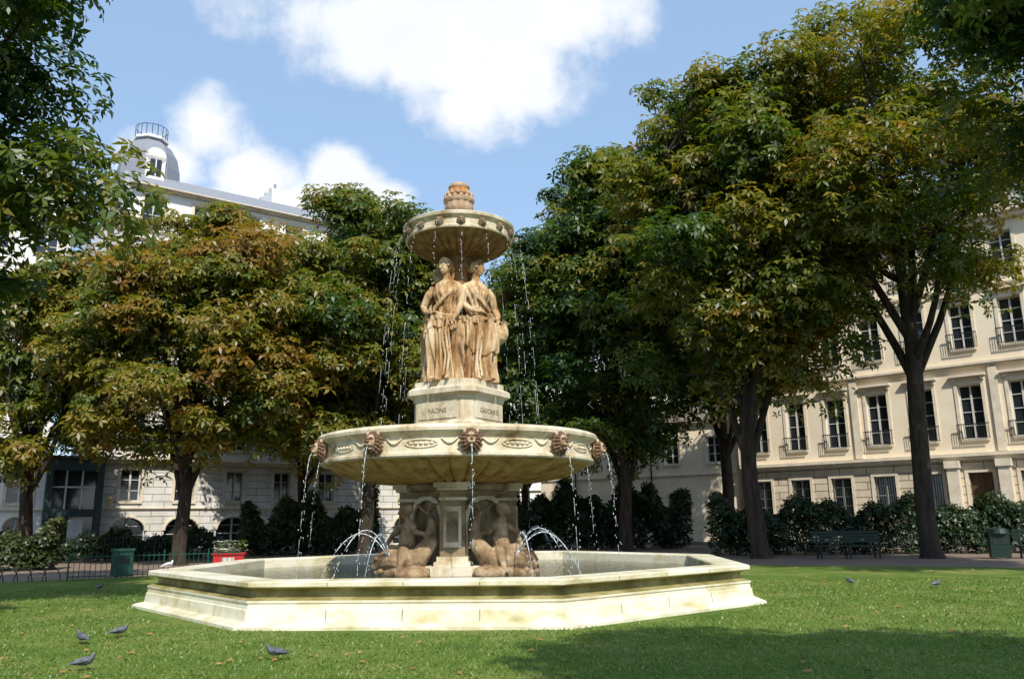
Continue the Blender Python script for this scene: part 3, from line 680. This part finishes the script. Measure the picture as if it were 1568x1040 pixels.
# right apartment building
LN=29; e=empty('apartment_building',(14.5,52.2,0),R_(-41.3))
mb=MB()
storey(mb,0,LN,0,4.3,12,1.15,1.55,2.1,1,door=(5,),balc=.0)
cornice(mb,0,LN,4.3,.35,.45)
storey(mb,0,LN,4.65,9.2,12,1.15,.75,2.9,0,balc=.75,hood=True)
cornice(mb,0,LN,9.2,.25,.25)
storey(mb,0,LN,9.45,13.4,12,1.1,.8,2.5,0,balc=.8,hood=True)
cornice(mb,0,LN,13.4,.2,.2)
storey(mb,0,LN,13.6,17,12,1.1,.8,2.0,0,balc=.7)
cornice(mb,0,LN,17,.5,.7)
body(mb,0,LN,17.5,12)
mansard(mb,0,LN,17.5,2.6,12,12,4)
for x in np.arange(.0,LN+.1,LN/4):
    mb.box(x-.2,-.12,4.7,x+.2,-.004,9.15,2)
for x in (LN/12*5.0,LN/12*6.0): mb.box(x-.28,-.5,0,x+.28,-.004,3.9,2); mb.box(x-.36,-.6,3.9,x+.36,-.004,4.28,2)
for i in range(12):
    if i==5: continue
    c=LN/12*(i+.5)
    for q in np.arange(-.5,.51,.125): mb.box(c+q-.012,.05,1.56,c+q+.012,.075,3.64,5)
mb.box(0,-.18,0,LN,-.004,.9,2)
mb.obj('facade_and_roof',BM(M_cream,M_rustC),e)
mb=MB(); mb.tube([(.3,-.2,0),(.3,-.2,17)],.06,8); mb.obj('downpipe',[M_iron],e)
# low cream building
e=empty('cream_annex_building',(2.0,61.2,0),R_(-33.5)); LN=14.8
mb=MB()
storey(mb,0,LN,0,4.2,5,1.0,1.7,1.5,0,arch=True); cornice(mb,0,LN,4.2,.15,.1); storey(mb,0,LN,4.35,7.6,5,1.0,.7,1.7,0)
cornice(mb,0,LN,7.6,.2,.35); body(mb,0,LN,7.8,8); 
mb.quad((-.2,-.4,7.8),(LN,-.4,7.8),(LN,4,9.6),(-.2,4,9.6),6); mb.quad((-.2,4,9.6),(LN,4,9.6),(LN,8,7.8),(-.2,8,7.8),6); mb.add([(-.0,0,7.8),(0,4,9.6),(0,8,7.8)],[(0,1,2)],0)
mb.obj('facade_and_roof',BM(M_cream,M_rustC,roof=M_tile),e)
mb=MB()
for x in (3.0,8.9): mb.tube([(x,-.15,0),(x,-.15,7.6)],.06,8)
mb.obj('downpipes',[M_iron],e)
# back building closing the square
e=empty('distant_stone_building',(-14,74,0),0); LN=34
mb=MB()
z=0
for hh in (4,3.6,3.4,3.2): storey(mb,0,LN,z,z+hh,12,1.2,.9,2.0,0); cornice(mb,0,LN,z+hh,.15,.2); z+=hh+.15
body(mb,0,LN,z,10); mansard(mb,0,LN,z,2.5,10,12,3)
mb.obj('facade_and_roof',BM(M_white,M_rustG),e)
# left grey building
o0=Vector((-34,36,0)); dv=Vector((.807,.59,0)); RL=math.atan2(.59,.807)
e=empty('grey_stone_building',tuple(o0+dv*14.6),RL); LN=20
mb=MB()
storey(mb,0,LN,0,2.35,7,1.9,.1,1.85,1,arch=True,surround=False); cornice(mb,0,LN,2.35,.12,.12)
storey(mb,0,LN,2.47,4.9,7,1.05,.35,1.75,1); cornice(mb,0,LN,4.9,.3,.5)
z=5.2
for k in range(5):
    storey(mb,0,LN,z,z+3.05,7,1.15,.6,2.0,1 if k<1 else 0,balc=.7,hood=(k==1)); cornice(mb,0,LN,z+3.05,.12,.2 if k<4 else .6); z+=3.17
body(mb,0,LN,z,12); mansard(mb,0,LN,z,1.3,12,0,1)
mb.obj('facade_and_roof',BM(M_white,M_rustG,roof=M_slate),e)
mb=MB(); mb.M=Matrix.Translation((1.5,3.0,0))
mb.lathe([(1.9,z-.5),(1.9,z+1.2),(1.85,z+2.2),(1.65,z+3.1),(1.25,z+3.8),(.9,z+4.05),(.9,z+4.2)],8,0,ph=R_(22.5))
mb.lathe([(1.05,z+4.2),(1.05,z+4.35)],8,1,ph=R_(22.5))
for i in range(18):
    a=2*math.pi*i/18; mb.box(.95*math.cos(a)-.018,.95*math.sin(a)-.018,z+4.35,.95*math.cos(a)+.018,.95*math.sin(a)+.018,z+5.05,2)
mb.lathe([(.97,z+5.05),(.97,z+5.1)],24,2,cap=False)
mb.box(-.55,-2.0,z+1.0,.55,-1.0,z+2.5,1); mb.box(-.33,-2.02,z+1.2,.33,-2.002,z+2.3,3); mb.box(-.03,-2.04,z+1.2,.03,-2.022,z+2.3,1)
mb.lathe([(.15,z+4.3),(.15,z+4.8)],8,1)
mb.M=mb.M@Matrix.Translation((0,-2.0,z+2.5))@Matrix.Rotation(R_(-90),4,'X'); mb.lathe([(.57,0),(.57,1.0)],20,1)
mb.obj('corner_dome',[M_slate,M_white,M_iron,M_glass],e)
# shopfront
e=empty('shopfront',tuple(o0+dv*11.9),RL); mb=MB(); LN=2.7
mb.box(0,-.5,0,.3,0,5.0,0); mb.box(LN-.3,-.5,0,LN,0,5.0,0); mb.box(.3,-.5,4.4,LN-.3,0,5.0,0); mb.box(.3,-.45,2.0,LN-.3,0,2.4,0)
mb.box(.3,-.2,2.4,LN-.3,-.15,4.4,1); mb.box(.3,-.2,.3,LN-.3,-.15,2.0,1); mb.box(-.1,-.6,5.0,LN+.1,0,5.15,0)
for x in (.95,1.7): mb.box(x-.04,-.27,2.4,x+.04,-.2,4.4,2)
mb.box(.302,-.27,3.5,LN-.302,-.203,3.58,2); mb.box(1.2,-.3,0,1.9,-.21,1.9,2); mb.box(0.3,-.45,0,LN-.3,-.1,.3,0)
mb.obj('shop_window',[M_shop,M_glass,M_frame],e)
e=empty('white_building',tuple(o0-dv*4),RL); mb=MB(); LN=15.9
z=0
for k,hh in enumerate((2.3,2.6,3.3,3.3,3.3,3.2)):
    storey(mb,0,LN,z,z+hh,7,1.1,.3 if k<2 else .7,1.7 if k<2 else 2.1,0,arch=(k==0)); cornice(mb,0,LN,z+hh,.1,.12); z+=hh+.1
body(mb,0,LN,z,11); mansard(mb,0,LN,z,2.2,11,7,3)
mb.obj('facade_and_roof',BM(M_white,M_rustG),e)
for t,z in ((9.6,2.6),(15.0,2.8)):
    mb=MB(); mb.box(-.03,-.3,.3,.03,0,.34,0); mb.lathe([(.05,-.25),(.13,.1),(.16,.14),(.03,.28)],6,1) ; mb.v=[(x,y-.3 if i>=8 else y,zz) for i,(x,y,zz) in enumerate(mb.v)]
    mb.obj('wall_lantern',[M_iron,M_yel],None,loc=tuple(o0+dv*t+Vector((.59,-.807,0))*.05+Vector((0,0,z))),rot=RL)

# ------------------------------------------------------------ trees
T=tree
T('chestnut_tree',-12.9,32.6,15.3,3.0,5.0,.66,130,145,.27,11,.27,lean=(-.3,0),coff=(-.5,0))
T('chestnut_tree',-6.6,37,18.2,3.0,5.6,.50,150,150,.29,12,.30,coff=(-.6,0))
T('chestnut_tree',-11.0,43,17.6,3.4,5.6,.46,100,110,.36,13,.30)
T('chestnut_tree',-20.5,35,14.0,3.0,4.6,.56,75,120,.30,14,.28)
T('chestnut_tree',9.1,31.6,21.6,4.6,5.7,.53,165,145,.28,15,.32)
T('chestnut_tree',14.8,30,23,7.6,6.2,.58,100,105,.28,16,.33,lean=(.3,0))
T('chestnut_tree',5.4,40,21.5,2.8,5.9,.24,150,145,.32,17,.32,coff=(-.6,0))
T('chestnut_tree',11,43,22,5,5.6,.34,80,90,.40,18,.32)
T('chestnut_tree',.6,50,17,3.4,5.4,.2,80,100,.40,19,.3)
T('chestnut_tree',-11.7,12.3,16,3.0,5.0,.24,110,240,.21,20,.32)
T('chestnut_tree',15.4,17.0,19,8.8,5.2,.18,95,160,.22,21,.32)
T('chestnut_tree',6.3,-2.4,12.5,5.0,4.8,.3,60,110,.3,22,.32)
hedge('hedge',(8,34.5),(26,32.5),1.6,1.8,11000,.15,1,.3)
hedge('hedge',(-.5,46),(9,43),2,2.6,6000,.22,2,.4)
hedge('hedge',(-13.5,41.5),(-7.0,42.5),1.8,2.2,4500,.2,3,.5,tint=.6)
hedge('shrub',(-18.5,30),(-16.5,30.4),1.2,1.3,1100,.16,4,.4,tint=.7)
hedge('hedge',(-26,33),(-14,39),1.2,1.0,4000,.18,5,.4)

# ------------------------------------------------------------ street furniture
def rail(name,p0,p1,h,mat,sp=.14,hoop=False):
    mb=MB(); p0=Vector((*p0,0));p1=Vector((*p1,0)); n=int((p1-p0).length/sp)
    if hoop:
        n=int((p1-p0).length/.35)
        for i in range(n):
            a=p0.lerp(p1,i/n); b=p0.lerp(p1,(i+1.3)/n)
            mb.tube([a.lerp(b,(1-math.cos(math.pi*k/8))/2)+Vector((0,0,h*math.sin(math.pi*k/8))) for k in range(9)],.014,5)
    else:
        for i in range(n+1):
            a=p0.lerp(p1,i/n); big=i%9==0
            mb.tube([a,a+Vector((0,0,h*(1.1 if big else 1)))],.025 if big else .01,5)
        for z in (.1,h-.08): mb.tube([p0+Vector((0,0,z)),p1+Vector((0,0,z))],.014,5)
    return mb.obj(name,[mat])
rail('garden_fence',(-12.8,24.2),(-8.6,26.5),.72,M_green)
rail('lawn_edging',(-20,21.5),(-13,24.0),.4,M_iron,hoop=True)
rail('street_fence',(-27,31),(-13,37.5),1.1,M_iron)
rail('street_fence',(9,36),(26,34),1.2,M_iron)
mb=MB()
mb.box(-.3,-.2,.05,.3,.2,.75,0); mb.box(-.34,-.24,.75,.34,.24,.82,0); mb.box(-.22,-.215,.4,.22,-.203,.6,1)
mb.obj('litter_bin',[M_green,M_iron],loc=(-12.1,26,0),rot=.4)
mb=MB(); mb.box(-.3,-.2,.05,.3,.2,.85,0); mb.lathe([(.36,.85),(.3,1.0),(.1,1.06)],12,0); mb.box(-.22,-.215,.5,.22,-.203,.7,1)
mb.obj('litter_bin',[M_shgreen,M_iron],loc=(16.6,28.9,0),rot=-.3)
def bench(x,y,rot,name='park_bench'):
    mb=MB()
    for k in range(4): mb.box(-1.2,-.45+.12*k,.44,1.2,-.36+.12*k,.475,0)
    for k in range(4): mb.box(-1.2,.06+.012*k,.56+.11*k,1.2,.09+.012*k,.645+.11*k,0)
    for sx in (-1.0,0,1.0):
        mb.tube([(sx,-.42,0),(sx,-.4,.43)],.035,6,1); mb.tube([(sx,.12,0),(sx,.05,.43),(sx,.12,1.0)],.035,6,1); mb.tube([(sx,-.42,.42),(sx,.05,.42)],.03,6,1)
    mb.obj(name,[M_shgreen,M_iron],loc=(x,y,0),rot=rot)
bench(12.0,30.5,-.1); bench(18.3,28.6,-.35)
mb=MB(); mb.box(-.5,-.25,0,.5,.25,.5,0); mb.box(-.55,-.3,.5,.55,.3,.56,0); mb.box(-.2,-.262,.1,.2,-.252,.4,1)
rp=random.Random(2)
for i in range(200):
    x=rp.uniform(-.55,.55);y=rp.uniform(-.3,.3);z=.56+rp.uniform(0,.4); s=.05
    mb.add([(x-s,y,z),(x,y-s,z+.02),(x+s,y,z+.01),(x,y+s,z+.03)],[(0,1,2,3)],2 if i%4 else 3)
mb.obj('flower_planter',[M_red,M_frame,M_grassb,M_pigw],loc=(-9.9,29.2,0),rot=.2)
# pigeons
def pigeon(x,y,rot,z=.01,white=False,sc_=.68):
    mb=MB(); mb.M=Matrix.Scale(sc_,4)
    hz_=.24; hx=.13
    mb.tube([(-.2,0,.11),(-.13,0,.125),(-.06,0,.135),(.02,0,.145),(.08,0,.155),(.11,0,.18),(hx,0,hz_-.02),(hx+.012,0,hz_),(hx+.035,0,hz_)],[.012,.035,.058,.068,.06,.042,.026,.027,.014],12,0)
    mb.tube([(hx+.035,0,hz_),(hx+.06,0,hz_-.01)],[.008,.002],5,2)
    for s in (-1,1):
        mb.tube([(.06,s*.055,.15),(-.03,s*.066,.14),(-.15,s*.03,.12),(-.19,s*.012,.115)],[.02,.035,.022,.005],8,0 if not white else 1,flat=.4)
        mb.tube([(.01,s*.025,.10),(.01,s*.028,.005)],.005,5,2)
        for a in (-.5,0,.5): mb.tube([(.01,s*.028,.006),(.01+.03*math.cos(a),s*.028+.03*math.sin(a),.003)],.003,4,2)
    mb.tube([(-.12,0,.12),(-.23,0,.10)],[.03,.035],8,0,flat=.25)
    mb.obj('pigeon',[M_pigw if white else M_pig,M_pig,M_leg],None,True,loc=(x,y,z),rot=rot)
for p in [(-5.45,11.8,.4),(-5.65,11.2,2.6),(-4.6,9.2,.3),(-2.7,9.7,3.4),(7.4,18.8,1.8),(8.8,17.8,.2),(-9.9,20.2,1.2)]:
    pigeon(*p)
pigeon(FC[0]+5.75*math.cos(R_(-162)),FC[1]+5.75*math.sin(R_(-162)),1.0,.672,True)
